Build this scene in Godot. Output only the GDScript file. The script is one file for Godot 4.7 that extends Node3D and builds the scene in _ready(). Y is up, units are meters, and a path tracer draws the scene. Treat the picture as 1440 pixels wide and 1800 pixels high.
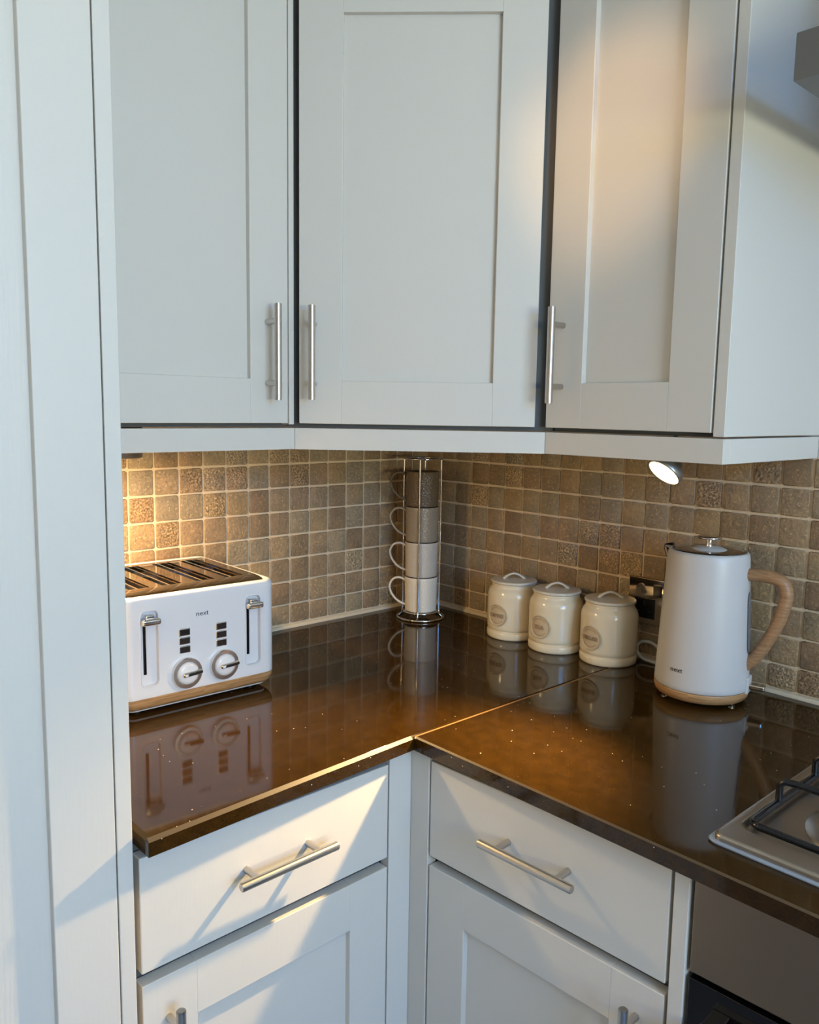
extends Node3D
# A kitchen corner. Units metres, y up. The two tiled walls meet at x = 0, z = 0; the room is x < 0, z > 0.

# ------------------------------------------------------------------ mesh collecting
class Mb:
	var st := SurfaceTool.new()
	var n := 0
	func _init():
		st.begin(Mesh.PRIMITIVE_TRIANGLES)
	func tri(a: Vector3, b: Vector3, c: Vector3, na: Vector3, nb: Vector3, nc: Vector3):
		var f := (b - a).cross(c - a)
		if f.length_squared() < 1e-20: return
		var sw := f.dot(na + nb + nc) > 0.0
		st.set_normal(na); st.add_vertex(a)
		if sw:
			st.set_normal(nc); st.add_vertex(c)
			st.set_normal(nb); st.add_vertex(b)
		else:
			st.set_normal(nb); st.add_vertex(b)
			st.set_normal(nc); st.add_vertex(c)
		n += 1
	func quad(a, b, c, d, na, nb, nc, nd):
		tri(a, b, c, na, nb, nc)
		tri(a, c, d, na, nc, nd)
	func flat(a: Vector3, b: Vector3, c: Vector3, d: Vector3, nn: Vector3):
		quad(a, b, c, d, nn, nn, nn, nn)
	func done() -> ArrayMesh:
		return st.commit()
	# box with rounded edges between two corners
	func box(lo: Vector3, hi: Vector3, r := 0.0015, seg := 1, xf := Transform3D.IDENTITY):
		var c := (lo + hi) * 0.5
		var h := (hi - lo) * 0.5
		r = minf(r, minf(h.x, minf(h.y, h.z)) * 0.98)
		var inn := h - Vector3(r, r, r)
		for ax in 3:
			for s in [-1.0, 1.0]:
				var u := (ax + 1) % 3
				var v := (ax + 2) % 3
				var g := []
				for k in 2 * seg + 2:
					var side := -1.0 if k <= seg else 1.0
					var t := (float(k) / seg if k <= seg else float(k - seg - 1) / seg)
					var ang := (1.0 - t) if k <= seg else t
					g.append([side, tan(ang * PI / 4.0)])
				var P := []
				for i in g.size():
					var row := []
					for j in g.size():
						var d := Vector3.ZERO
						d[ax] = s
						d[u] = g[i][0] * g[i][1]
						d[v] = g[j][0] * g[j][1]
						d = d.normalized()
						var q := Vector3.ZERO
						q[ax] = s * inn[ax]
						q[u] = g[i][0] * inn[u]
						q[v] = g[j][0] * inn[v]
						row.append([xf * (c + q + d * r), xf.basis * d])
					P.append(row)
				for i in g.size() - 1:
					for j in g.size() - 1:
						var A = P[i][j]; var B = P[i + 1][j]; var C = P[i + 1][j + 1]; var D = P[i][j + 1]
						quad(A[0], B[0], C[0], D[0], A[1], B[1], C[1], D[1])
	# surface of revolution about y. prof: runs of [r, y]; each run is smooth within itself
	func lathe(runs: Array, seg := 48, xf := Transform3D.IDENTITY):
		for run in runs:
			var ns := []
			for i in run.size():
				var t := Vector2.ZERO
				if i > 0: t += (Vector2(run[i][0], run[i][1]) - Vector2(run[i - 1][0], run[i - 1][1])).normalized()
				if i < run.size() - 1: t += (Vector2(run[i + 1][0], run[i + 1][1]) - Vector2(run[i][0], run[i][1])).normalized()
				t = t.normalized()
				ns.append(Vector2(t.y, -t.x))
			for i in run.size() - 1:
				for k in seg:
					var a0 := TAU * k / seg
					var a1 := TAU * (k + 1) / seg
					var e0 := Vector3(cos(a0), 0, sin(a0))
					var e1 := Vector3(cos(a1), 0, sin(a1))
					var y0 := Vector3(0, run[i][1], 0)
					var y1 := Vector3(0, run[i + 1][1], 0)
					var p := [e0 * run[i][0] + y0, e1 * run[i][0] + y0, e1 * run[i + 1][0] + y1, e0 * run[i + 1][0] + y1]
					var q := [e0 * ns[i].x + Vector3(0, ns[i].y, 0), e1 * ns[i].x + Vector3(0, ns[i].y, 0), e1 * ns[i + 1].x + Vector3(0, ns[i + 1].y, 0), e0 * ns[i + 1].x + Vector3(0, ns[i + 1].y, 0)]
					var b := xf.basis
					quad(xf * p[0], xf * p[1], xf * p[2], xf * p[3], b * q[0], b * q[1], b * q[2], b * q[3])
	# swept tube. pts: points, rad: radius (or one per point), flatk: width across / radius
	func tube(pts: Array, rad, seg := 10, closed := false, caps := true, wide := 1.0, wide_dir := Vector3.ZERO):
		var m := pts.size()
		var rings := []
		var up := Vector3(0.123, 0.91, 0.31).normalized()
		for i in m:
			var a: Vector3 = pts[(i - 1 + m) % m] if (closed or i > 0) else pts[0]
			var b: Vector3 = pts[(i + 1) % m] if (closed or i < m - 1) else pts[m - 1]
			var t := (b - a).normalized()
			if wide_dir != Vector3.ZERO: up = wide_dir
			var s := t.cross(up)
			if s.length() < 1e-4: s = t.cross(Vector3(1, 0, 0))
			s = s.normalized()
			var w := s.cross(t).normalized()
			up = w
			var r: float = rad[i] if rad is Array else rad
			var ring := []
			for k in seg:
				var an := TAU * k / seg
				ring.append([pts[i] + s * cos(an) * r + w * sin(an) * r * wide, (s * cos(an) * wide + w * sin(an)).normalized()])
			rings.append(ring)
		for i in (m if closed else m - 1):
			var R0 = rings[i]
			var R1 = rings[(i + 1) % m]
			for k in seg:
				var l := (k + 1) % seg
				quad(R0[k][0], R0[l][0], R1[l][0], R1[k][0], R0[k][1], R0[l][1], R1[l][1], R1[k][1])
		if caps and not closed:
			for e in [[0, 1], [m - 1, m - 2]]:
				var nn: Vector3 = (pts[e[0]] - pts[e[1]]).normalized()
				var R = rings[e[0]]
				for k in seg: tri(pts[e[0]], R[k][0], R[(k + 1) % seg][0], nn, nn, nn)
	# straight round bar with slightly rounded ends
	func bar(a: Vector3, b: Vector3, r: float, seg := 14):
		var d := (b - a).normalized()
		var e := minf(r * 0.18, 0.001)
		tube([a, a + d * e, b - d * e, b], [r - e, r, r, r - e], seg)
	# flat polygon (convex or not) extruded along +y between two heights with a chamfer at the top
	func slab(poly: PackedVector2Array, y0: float, y1: float, ch := 0.0):
		var m := poly.size()
		var area := 0.0
		for i in m: area += poly[i].cross(poly[(i + 1) % m])
		var sg := 1.0 if area > 0 else -1.0
		var inset := PackedVector2Array()
		for i in m:
			var e0 := (poly[i] - poly[(i - 1 + m) % m]).normalized()
			var e1 := (poly[(i + 1) % m] - poly[i]).normalized()
			var n0 := Vector2(-e0.y, e0.x) * sg
			var n1 := Vector2(-e1.y, e1.x) * sg
			var bis := (n0 + n1).normalized()
			inset.append(poly[i] + bis * ch / maxf(bis.dot(n0), 0.2))
		var v := func(q: Vector2, y: float) -> Vector3: return Vector3(q.x, y, q.y)
		for i in m:
			var j := (i + 1) % m
			var e := (poly[j] - poly[i]).normalized()
			var o := -Vector2(-e.y, e.x) * sg
			var nn := Vector3(o.x, 0, o.y)
			flat(v.call(poly[i], y0), v.call(poly[j], y0), v.call(poly[j], y1 - ch), v.call(poly[i], y1 - ch), nn)
			if ch > 0:
				var nc := (nn + Vector3.UP).normalized()
				flat(v.call(poly[i], y1 - ch), v.call(poly[j], y1 - ch), v.call(inset[j], y1), v.call(inset[i], y1), nc)
		var idx := Geometry2D.triangulate_polygon(inset)
		for k in range(0, idx.size(), 3):
			tri(v.call(inset[idx[k]], y1), v.call(inset[idx[k + 1]], y1), v.call(inset[idx[k + 2]], y1), Vector3.UP, Vector3.UP, Vector3.UP)
			tri(v.call(poly[idx[k]], y0), v.call(poly[idx[k + 1]], y0), v.call(poly[idx[k + 2]], y0), Vector3.DOWN, Vector3.DOWN, Vector3.DOWN)

static func rrect(hw: float, hd: float, r: float, seg: int) -> Array:   # [point, outward normal] round a rounded rectangle in x, z
	var out := []
	for c in 4:
		var cx := (hw - r) * (1.0 if c in [0, 3] else -1.0)
		var cz := (hd - r) * (1.0 if c in [0, 1] else -1.0)
		for k in seg + 1:
			var a := PI / 2 * c + PI / 2 * k / seg
			out.append([Vector2(cx + r * cos(a), cz + r * sin(a)), Vector2(cos(a), sin(a))])
	return out

# stack of rounded rectangles. secs: [y, half width, half depth, corner radius]; gap: leave out the front (+z) straight part
static func loft(m: Mb, secs: Array, seg := 6, cap_top := false, cap_bottom := false, gap := false):
	var rings := []
	for s in secs: rings.append(rrect(s[1], s[2], s[3], seg))
	var cnt: int = rings[0].size()
	for i in secs.size() - 1:
		for k in cnt:
			var l := (k + 1) % cnt
			if gap and k == seg: continue
			var nr := []
			for e in [[i, k], [i, l], [i + 1, l], [i + 1, k]]:
				var lo: int = maxi(e[0] - 1, 0)
				var hi: int = mini(e[0] + 1, secs.size() - 1)
				var dy: float = secs[hi][0] - secs[lo][0]
				var n2: Vector2 = rings[e[0]][e[1]][1]
				var dr: float = (rings[hi][e[1]][0] - rings[lo][e[1]][0]).dot(n2)
				nr.append(Vector3(n2.x * dy, -dr, n2.y * dy).normalized() if absf(dy) + absf(dr) > 1e-9 else Vector3(n2.x, 0, n2.y))
			var P := func(a, b) -> Vector3: return Vector3(rings[a][b][0].x, secs[a][0], rings[a][b][0].y)
			m.quad(P.call(i, k), P.call(i, l), P.call(i + 1, l), P.call(i + 1, k), nr[0], nr[1], nr[2], nr[3])
	for cap in [[cap_bottom, 0, Vector3.DOWN], [cap_top, secs.size() - 1, Vector3.UP]]:
		if cap[0]:
			var y: float = secs[cap[1]][0]
			for k in cnt:
				var a: Vector2 = rings[cap[1]][k][0]
				var b: Vector2 = rings[cap[1]][(k + 1) % cnt][0]
				m.tri(Vector3(0, y, 0), Vector3(a.x, y, a.y), Vector3(b.x, y, b.y), cap[2], cap[2], cap[2])

# ------------------------------------------------------------------ nodes
var taken := {}
func numbered(called: String) -> String:
	taken[called] = taken.get(called, -1) + 1
	return called if taken[called] == 0 else "%s_%03d" % [called, taken[called]]

func tag(o: Node, label: String, category: String, group := "") -> Node:
	o.set_meta("label", label)
	o.set_meta("category", category)
	if group: o.set_meta("group", group)
	return o

func thing(called: String, label: String, category: String, at := Vector3.ZERO, turn := 0.0, group := "") -> Node3D:
	var o := Node3D.new()
	o.name = numbered(called)
	add_child(o)
	o.position = at
	o.rotation.y = turn
	tag(o, label, category, group)
	return o

func part(called: String, mesh: Mesh, mat: Material, parent: Node, at := Vector3.ZERO) -> MeshInstance3D:
	var o := MeshInstance3D.new()
	o.name = called if parent != self else numbered(called)
	o.mesh = mesh
	o.material_override = mat
	o.position = at
	parent.add_child(o, true)
	return o

func struct(called: String, mesh: Mesh, mat: Material) -> MeshInstance3D:
	var o := part(called, mesh, mat, self)
	o.set_meta("kind", "structure")
	return o

func boxm(lo: Vector3, hi: Vector3, r := 0.0012) -> ArrayMesh:
	var m := Mb.new()
	m.box(lo, hi, r)
	return m.done()

# lettering bent round a vertical cylinder of radius R (flat when R = 0); reading along +x, standing out along +z
func letters(text: String, height: float, depth: float, R: float, width := 0.0, font := "Droid Sans", weight := 400) -> ArrayMesh:
	var t := TextMesh.new()
	var f := SystemFont.new()
	f.font_names = PackedStringArray([font])
	f.font_weight = weight
	t.font = f
	t.text = text
	t.font_size = 64
	t.pixel_size = 0.01
	t.depth = 0.1
	t.curve_step = 2.0
	var arr := t.get_mesh_arrays()
	var V: PackedVector3Array = arr[Mesh.ARRAY_VERTEX]
	var N: PackedVector3Array = arr[Mesh.ARRAY_NORMAL]
	var lo := V[0]
	var hi := V[0]
	for v in V:
		lo = lo.min(v)
		hi = hi.max(v)
	var ky := height / (hi.y - lo.y)
	var kx := ky if width == 0.0 else width / (hi.x - lo.x)
	for i in V.size():
		var v := V[i] - (lo + hi) * 0.5
		var x := v.x * kx
		var z := (v.z / (hi.z - lo.z) + 0.5) * depth
		if R > 0:
			var a := x / R
			V[i] = Vector3(sin(a) * (R + z), v.y * ky, cos(a) * (R + z))
			N[i] = N[i].rotated(Vector3.UP, a)
		else:
			V[i] = Vector3(x, v.y * ky, z)
	var out := []
	out.resize(Mesh.ARRAY_MAX)
	out[Mesh.ARRAY_VERTEX] = V
	out[Mesh.ARRAY_NORMAL] = N
	out[Mesh.ARRAY_INDEX] = arr[Mesh.ARRAY_INDEX]
	var am := ArrayMesh.new()
	am.add_surface_from_arrays(Mesh.PRIMITIVE_TRIANGLES, out)
	return am

# ------------------------------------------------------------------ materials
func mat(c: Color, rough := 0.5, metal := 0.0, spec := 0.5) -> StandardMaterial3D:
	var m := StandardMaterial3D.new()
	m.albedo_color = c
	m.roughness = rough
	m.metallic = metal
	m.metallic_specular = spec
	return m

func tri_map(m: StandardMaterial3D, img: Image, scale: Vector3, world := true, nrm: Image = null, nscale := 1.0):
	if img:
		img.generate_mipmaps()
		m.albedo_texture = ImageTexture.create_from_image(img)
	m.uv1_triplanar = true
	m.uv1_world_triplanar = world
	m.uv1_scale = scale
	if nrm:
		m.normal_enabled = true
		m.normal_texture = ImageTexture.create_from_image(nrm)
		m.normal_scale = nscale

func noise(seed_: int, freq: float, oct := 4, type := FastNoiseLite.TYPE_SIMPLEX_SMOOTH) -> FastNoiseLite:
	var f := FastNoiseLite.new()
	f.seed = seed_
	f.frequency = freq
	f.noise_type = type
	f.fractal_octaves = oct
	return f

func seamless(f: FastNoiseLite, n: int) -> PackedByteArray:
	var im := f.get_seamless_image(n, n, false, false, 0.1, false)
	im.convert(Image.FORMAT_L8)
	return im.get_data()

func grey(data: PackedByteArray, n: int) -> Image:
	return Image.create_from_data(n, n, false, Image.FORMAT_L8, data)

# travertine: soft clouding, veins and holes filled with pale paste
func stone(seed_: int, fleck: float, pit: float) -> Image:
	var n := 512
	var a := seamless(noise(seed_, 0.008, 4), n)
	var b := seamless(noise(seed_ + 1, 0.045, 3), n)
	var c := seamless(noise(seed_ + 2, 0.055 if fleck < 0.4 else 0.09, 3), n)
	var d := seamless(noise(seed_ + 3, 0.11, 2), n)
	var out := PackedByteArray()
	out.resize(n * n * 3)
	for i in n * n:
		var v := 0.86 + (a[i] - 128) / 255.0 * 0.22 + (b[i] - 128) / 255.0 * 0.12 + (d[i] - 128) / 255.0 * 0.10
		var w := (a[i] - 128) / 255.0 * 0.05
		var r := v + w
		var g := v
		var bl := v - w
		var cl := smoothstep(0.42, 0.62, b[(i * 3 + 77 * n) % (n * n)] / 255.0) if fleck < 0.4 else smoothstep(0.25, 0.5, a[(i + 91 * n) % (n * n)] / 255.0)
		var f := smoothstep(0.0, 0.06, c[i] / 255.0 - (1.0 - fleck)) * cl
		r = lerpf(r, 1.22, f * 0.8); g = lerpf(g, 1.20, f * 0.8); bl = lerpf(bl, 1.16, f * 0.8)
		var p := smoothstep(0.0, 0.06, (1.0 - c[i] / 255.0) - (1.0 - pit))
		r *= 1.0 - 0.24 * p; g *= 1.0 - 0.26 * p; bl *= 1.0 - 0.28 * p
		out[i * 3] = int(clampf(r * 205, 0, 255)); out[i * 3 + 1] = int(clampf(g * 205, 0, 255)); out[i * 3 + 2] = int(clampf(bl * 205, 0, 255))
	return Image.create_from_data(n, n, false, Image.FORMAT_RGB8, out)

func wood(seed_: int, dark: Color, light: Color) -> Image:
	var w := 512
	var h := 256
	var f := noise(seed_, 0.02, 3)
	var g := noise(seed_ + 5, 0.006, 2)
	var im := Image.create(w, h, false, Image.FORMAT_RGB8)
	for y in h:
		for x in w:
			var bend := g.get_noise_2d(x * 0.6, y * 1.5) * 14.0
			var t := 0.5 + 0.5 * sin((y + bend) * 0.20 + g.get_noise_2d(x * 0.3, y * 3.0) * 5.0)
			var fine := f.get_noise_2d(x * 0.35, y * 14.0)
			im.set_pixel(x, y, dark.lerp(light, clampf(0.25 + 0.5 * t + 0.45 * fine, 0, 1)))
	return im

# quartz: dark brown body, fine brown grit, and scattered bright chips
func quartz() -> Image:
	var n := 1024
	var rng := RandomNumberGenerator.new()
	rng.seed = 77
	var out := PackedByteArray()
	out.resize(n * n * 3)
	var a := seamless(noise(31, 0.02, 3), n)
	for i in n * n:
		var v := 0.86 + (a[i] - 128) / 255.0 * 0.25 + (rng.randf() - 0.5) * 0.34
		out[i * 3] = int(clampf(59 * v, 0, 255)); out[i * 3 + 1] = int(clampf(38 * v, 0, 255)); out[i * 3 + 2] = int(clampf(9 * v, 0, 255))
	var im := Image.create_from_data(n, n, false, Image.FORMAT_RGB8, out)
	for k in 2600:
		var c := Color8(112, 74, 38).lerp(Color8(18, 11, 7), rng.randf())
		im.fill_rect(Rect2i(rng.randi_range(1, n - 4), rng.randi_range(1, n - 4), rng.randi_range(1, 2), rng.randi_range(1, 2)), c)
	for k in 64:
		var s := rng.randi_range(2, 3)
		im.fill_rect(Rect2i(rng.randi_range(1, n - 6), rng.randi_range(1, n - 6), s, maxi(2, s - 1)), Color8(255, 240, 215))
	return im

func speckled(seed_: int, amount: int, dot: Color) -> Image:
	var n := 256
	var rng := RandomNumberGenerator.new()
	rng.seed = seed_
	var im := Image.create(n, n, false, Image.FORMAT_RGB8)
	im.fill(Color(1, 1, 1))
	for k in amount:
		im.fill_rect(Rect2i(rng.randi_range(0, n - 3), rng.randi_range(0, n - 3), rng.randi_range(1, 2), rng.randi_range(1, 2)), dot.lerp(Color(1, 1, 1), rng.randf() * 0.6))
	return im

var M := {}
func materials():
	var n := 512
	# painted timber: very slight brush and grain relief, running upright
	var gn := noise(5, 0.05, 4)
	var gi := Image.create(256, 256, false, Image.FORMAT_L8)
	for y in 256:
		for x in 256:
			gi.set_pixel(x, y, Color.from_hsv(0, 0, clampf(0.5 + 0.5 * gn.get_noise_2d(x * 4.0, y * 0.35), 0, 1)))
	var gb := gi.duplicate()
	gb.bump_map_to_normal_map(2.0)
	var paint := Color8(211, 206, 196)
	M.paint = mat(paint, 0.42)
	tri_map(M.paint, null, Vector3(4, 4, 4), true, gb, 0.035)
	M.grained = mat(paint, 0.45)
	tri_map(M.grained, null, Vector3(5, 3, 5), true, gb, 0.12)
	M.shaded_carcass = mat(Color8(84, 86, 86), 0.7)  # shade of the door gaps is put into this dark colour
	M.steel = mat(Color8(196, 190, 182), 0.30, 1.0)
	M.chrome = mat(Color8(225, 222, 218), 0.08, 1.0)
	M.brushed = mat(Color8(178, 170, 160), 0.34, 1.0)
	M.hood = mat(Color8(126, 125, 123), 0.42, 0.85)
	M.black = mat(Color8(16, 16, 18), 0.25)
	M.gap = mat(Color8(40, 40, 40), 0.8)
	M.enamel = mat(Color8(14, 15, 20), 0.18)
	M.glass_black = mat(Color8(10, 9, 9), 0.05)
	M.white = mat(Color8(222, 222, 224), 0.22)
	M.kettle = mat(Color8(196, 194, 192), 0.36)
	M.plastic = mat(Color8(225, 222, 215), 0.4)
	M.dark_print = mat(Color8(60, 60, 62), 0.5)
	M.smoke = mat(Color8(40, 36, 34), 0.06)
	M.gauge = mat(Color8(120, 122, 126), 0.15)
	M.quartz = mat(Color(1, 1, 1), 0.065, 0.0, 0.45)
	M.ground_edge = mat(Color8(84, 66, 43), 0.42)
	tri_map(M.quartz, quartz(), Vector3(1.7, 1.7, 1.7))
	M.joint = mat(Color8(150, 112, 70), 0.5)
	M.grout = mat(Color8(222, 200, 168), 0.85)
	var gr := seamless(noise(8, 0.08, 4), 256)
	var gri := grey(gr, 256)
	gri.bump_map_to_normal_map(3.0)
	tri_map(M.grout, null, Vector3(10, 10, 10), true, gri, 0.6)
	M.silicone = mat(Color8(214, 198, 172), 0.5)
	# stone tiles
	var looks := [stone(101, 0.33, 0.12), stone(202, 0.385, 0.20), stone(303, 0.43, 0.34)]
	for l in looks: l.generate_mipmaps()
	var sb := grey(seamless(noise(404, 0.05, 4), n), n)
	sb.bump_map_to_normal_map(4.0)
	var stx := []
	for l in looks: stx.append(ImageTexture.create_from_image(l))
	var sbt := ImageTexture.create_from_image(sb)
	M.tiles = []
	for tint in [Color8(186, 158, 122), Color8(180, 155, 122), Color8(177, 149, 116), Color8(182, 161, 129), Color8(170, 143, 110), Color8(188, 159, 118), Color8(175, 156, 128), Color8(166, 138, 107)]:
		for k in 3:
			var m := mat(tint, 0.5, 0.0, 0.4)
			m.albedo_color = tint * (1.25 if k < 2 else 1.25)
			m.albedo_texture = stx[k]
			m.normal_enabled = true
			m.normal_texture = sbt
			m.normal_scale = 0.7 if k < 2 else 1.3
			m.uv1_triplanar = true
			m.uv1_world_triplanar = true
			m.uv1_scale = Vector3(4.2, 4.2, 4.2)
			M.tiles.append(m)
	M.oak = mat(Color(1, 1, 1), 0.45)
	tri_map(M.oak, wood(60, Color8(142, 102, 62), Color8(194, 154, 108)), Vector3(8, 16, 8), false)
	M.oak_handle = mat(Color(1, 1, 1), 0.45)
	tri_map(M.oak_handle, wood(61, Color8(138, 100, 66), Color8(180, 140, 102)), Vector3(10, 20, 10), false)
	# glazed pots
	M.cream = mat(Color8(222, 209, 182), 0.16)
	M.cream_lid = mat(Color8(208, 200, 184), 0.2)
	M.biscuit = mat(Color8(196, 177, 147), 0.5)
	M.biscuit_shade = mat(Color8(166, 140, 112), 0.45)  # shading of the raised letters and strokes is put into this darker tone
	M.brushed_top = mat(Color8(178, 165, 150), 0.07, 1.0)
	M.lid_metal = mat(Color8(150, 142, 134), 0.12, 1.0)
	M.mirror = mat(Color8(205, 196, 184), 0.06, 1.0)
	var hm := grey(seamless(noise(90, 0.06, 2), 256), 256)
	hm.bump_map_to_normal_map(5.0)
	M.hammer = hm
	M.floor = mat(Color8(112, 122, 138), 0.5)
	M.wall = mat(Color8(214, 211, 205), 0.8)
	M.wall_warm = mat(Color8(222, 186, 152), 0.8)
	M.ceiling = mat(Color8(240, 238, 232), 0.9)
	M.frame = mat(Color8(240, 240, 240), 0.4)
	M.pane = mat(Color(0.95, 0.98, 1.0, 0.06), 0.02)
	M.pane.transparency = BaseMaterial3D.TRANSPARENCY_ALPHA
	M.lens = mat(Color(1, 0.95, 0.85), 0.3)
	M.lens.emission_enabled = true
	M.lens.emission = LAMP_COLOR
	M.lens.emission_energy_multiplier = 9.0
	M.lamp_body = mat(Color8(150, 146, 140), 0.35, 0.8)

const LAMP_COLOR := Color(1.0, 0.84, 0.58)
const LAMP_AT := [Vector3(-0.856, 1.2975, 0.215), Vector3(-0.297, 1.2910, 0.805)]
const TILT_FACE := Vector3(-0.66, -0.72, -0.21)

func area(at: Vector3, towards: Vector3, size: Vector2, energy: float, color: Color, called: String):
	var l := AreaLight3D.new()
	l.name = called
	l.area_size = size
	l.area_normalize_energy = true
	l.light_energy = energy
	l.light_color = color
	l.shadow_enabled = true
	l.area_range = 12.0
	add_child(l)
	l.position = at
	l.look_at_from_position(at, at + towards, Vector3.UP if absf(towards.normalized().y) < 0.95 else Vector3.RIGHT)

func _ready():
	# ---------------- camera
	var cam := Camera3D.new()
	cam.name = "camera"
	add_child(cam)
	cam.fov = rad_to_deg(2.0 * atan(900.0 / 1434.585))
	cam.near = 0.02
	cam.position = Vector3(-1.3661, 1.3767, 1.4278)
	cam.basis = Basis(Vector3.UP, -0.7421) * Basis(Vector3.RIGHT, -0.1246) * Basis(Vector3.BACK, 0.0160)
	cam.current = true
	# ---------------- sky, exposure
	var we := WorldEnvironment.new()
	we.name = "environment"
	var env := Environment.new()
	env.background_mode = Environment.BG_SKY
	var sky := Sky.new()
	var sm := ProceduralSkyMaterial.new()
	sm.sky_top_color = Color(0.45, 0.62, 0.85)
	sm.sky_horizon_color = Color(0.80, 0.86, 0.90)
	sm.ground_horizon_color = Color(0.45, 0.48, 0.42)
	sm.ground_bottom_color = Color(0.30, 0.33, 0.27)
	sky.sky_material = sm
	env.sky = sky
	env.ambient_light_source = Environment.AMBIENT_SOURCE_SKY
	env.tonemap_mode = Environment.TONE_MAPPER_LINEAR
	env.tonemap_exposure = 1.0
	env.sdfgi_enabled = true
	env.ssao_enabled = true
	env.ssil_enabled = true
	we.environment = env
	add_child(we)
	# ---------------- daylight in the window behind the camera: sky from above, garden from below
	area(Vector3(-1.30, 1.85, 3.44), Vector3(0, -1.6, -1), Vector2(1.16, 0.62), 5.7, Color(0.29, 0.64, 1.0), "window_sky_light")
	area(Vector3(-1.30, 1.30, 3.44), Vector3(0, 1.6, -1), Vector2(1.16, 0.48), 5.9, Color(0.98, 1.0, 0.89), "window_garden_light")
	materials()
	room()
	tiled_walls()
	worktops()
	wall_cabinets()
	base_cabinets()
	tall_cabinet()
	oven_hob_hood()
	toaster()
	kettle()
	canisters()
	mug_rack()
	socket()
	lamps()

# ------------------------------------------------------------------ room
func room():
	struct("floor", boxm(Vector3(-3.1, -0.1, -0.12), Vector3(0.12, 0, 3.55), 0.0005), M.floor)
	struct("ceiling", boxm(Vector3(-3.1, 2.4, -0.12), Vector3(0.12, 2.5, 3.55), 0.0005), M.ceiling)
	struct("wall_left", boxm(Vector3(-3.1, 0, -0.12), Vector3(-3.0, 2.4, 3.55), 0.0005), M.wall_warm)
	var m := Mb.new()
	for b in [[-3.0, -1.9, 0.0, 2.4], [-0.7, 0.0, 0.0, 2.4], [-1.9, -0.7, 0.0, 1.05], [-1.9, -0.7, 2.18, 2.4]]:
		m.box(Vector3(b[0], b[2], 3.4), Vector3(b[1], b[3], 3.55), 0.0005)
	struct("wall_front", m.done(), M.wall)
	m = Mb.new()
	for b in [[-1.9, -1.85, 1.05, 2.18], [-0.75, -0.7, 1.05, 2.18], [-1.85, -0.75, 1.05, 1.10], [-1.85, -0.75, 2.13, 2.18], [-1.33, -1.27, 1.10, 2.13]]:
		m.box(Vector3(b[0], b[2], 3.47), Vector3(b[1], b[3], 3.53), 0.004)
	var w := struct("window_1", m.done(), M.frame)
	part("pane", boxm(Vector3(-1.85, 1.10, 3.498), Vector3(-0.75, 2.13, 3.502), 0.0002), M.pane, w)

func tile_mesh(seed_: int, sy := 1.0) -> ArrayMesh:   # a tumbled tile lying on z = 0, facing +z
	var rng := RandomNumberGenerator.new()
	rng.seed = seed_
	var h := 0.0231
	var o := []
	for c in 4:
		var sx := 1.0 if c in [0, 3] else -1.0
		var sz := 1.0 if c in [0, 1] else -1.0
		var cut := rng.randf_range(0.0010, 0.0030)
		var px := h + rng.randf_range(-0.0008, 0.0005)
		var py := (h + rng.randf_range(-0.0008, 0.0005)) * sy
		var a := Vector2(sx * px, sz * (py - cut))
		var b := Vector2(sx * (px - cut), sz * py)
		if c % 2 == 0:
			o.append(a); o.append(b)
		else:
			o.append(b); o.append(a)
	var m := Mb.new()
	var z1 := 0.0022
	var z2 := 0.0038
	for i in 8:
		var p: Vector2 = o[i]
		var q: Vector2 = o[(i + 1) % 8]
		var np := p.normalized()
		var nq := q.normalized()
		var ps := p * 0.93
		var qs := q * 0.93
		m.quad(Vector3(p.x, p.y, -0.001), Vector3(q.x, q.y, -0.001), Vector3(q.x, q.y, z1), Vector3(p.x, p.y, z1), Vector3(np.x, np.y, 0.1), Vector3(nq.x, nq.y, 0.1), Vector3(nq.x, nq.y, 0.6).normalized(), Vector3(np.x, np.y, 0.6).normalized())
		m.quad(Vector3(p.x, p.y, z1), Vector3(q.x, q.y, z1), Vector3(qs.x, qs.y, z2), Vector3(ps.x, ps.y, z2), Vector3(np.x, np.y, 0.6).normalized(), Vector3(nq.x, nq.y, 0.6).normalized(), Vector3(nq.x * 0.15, nq.y * 0.15, 1).normalized(), Vector3(np.x * 0.15, np.y * 0.15, 1).normalized())
		m.tri(Vector3(0, 0, z2 + 0.0002), Vector3(ps.x, ps.y, z2), Vector3(qs.x, qs.y, z2), Vector3(0, 0, 1), Vector3(np.x * 0.15, np.y * 0.15, 1).normalized(), Vector3(nq.x * 0.15, nq.y * 0.15, 1).normalized())
	return m.done()

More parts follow.
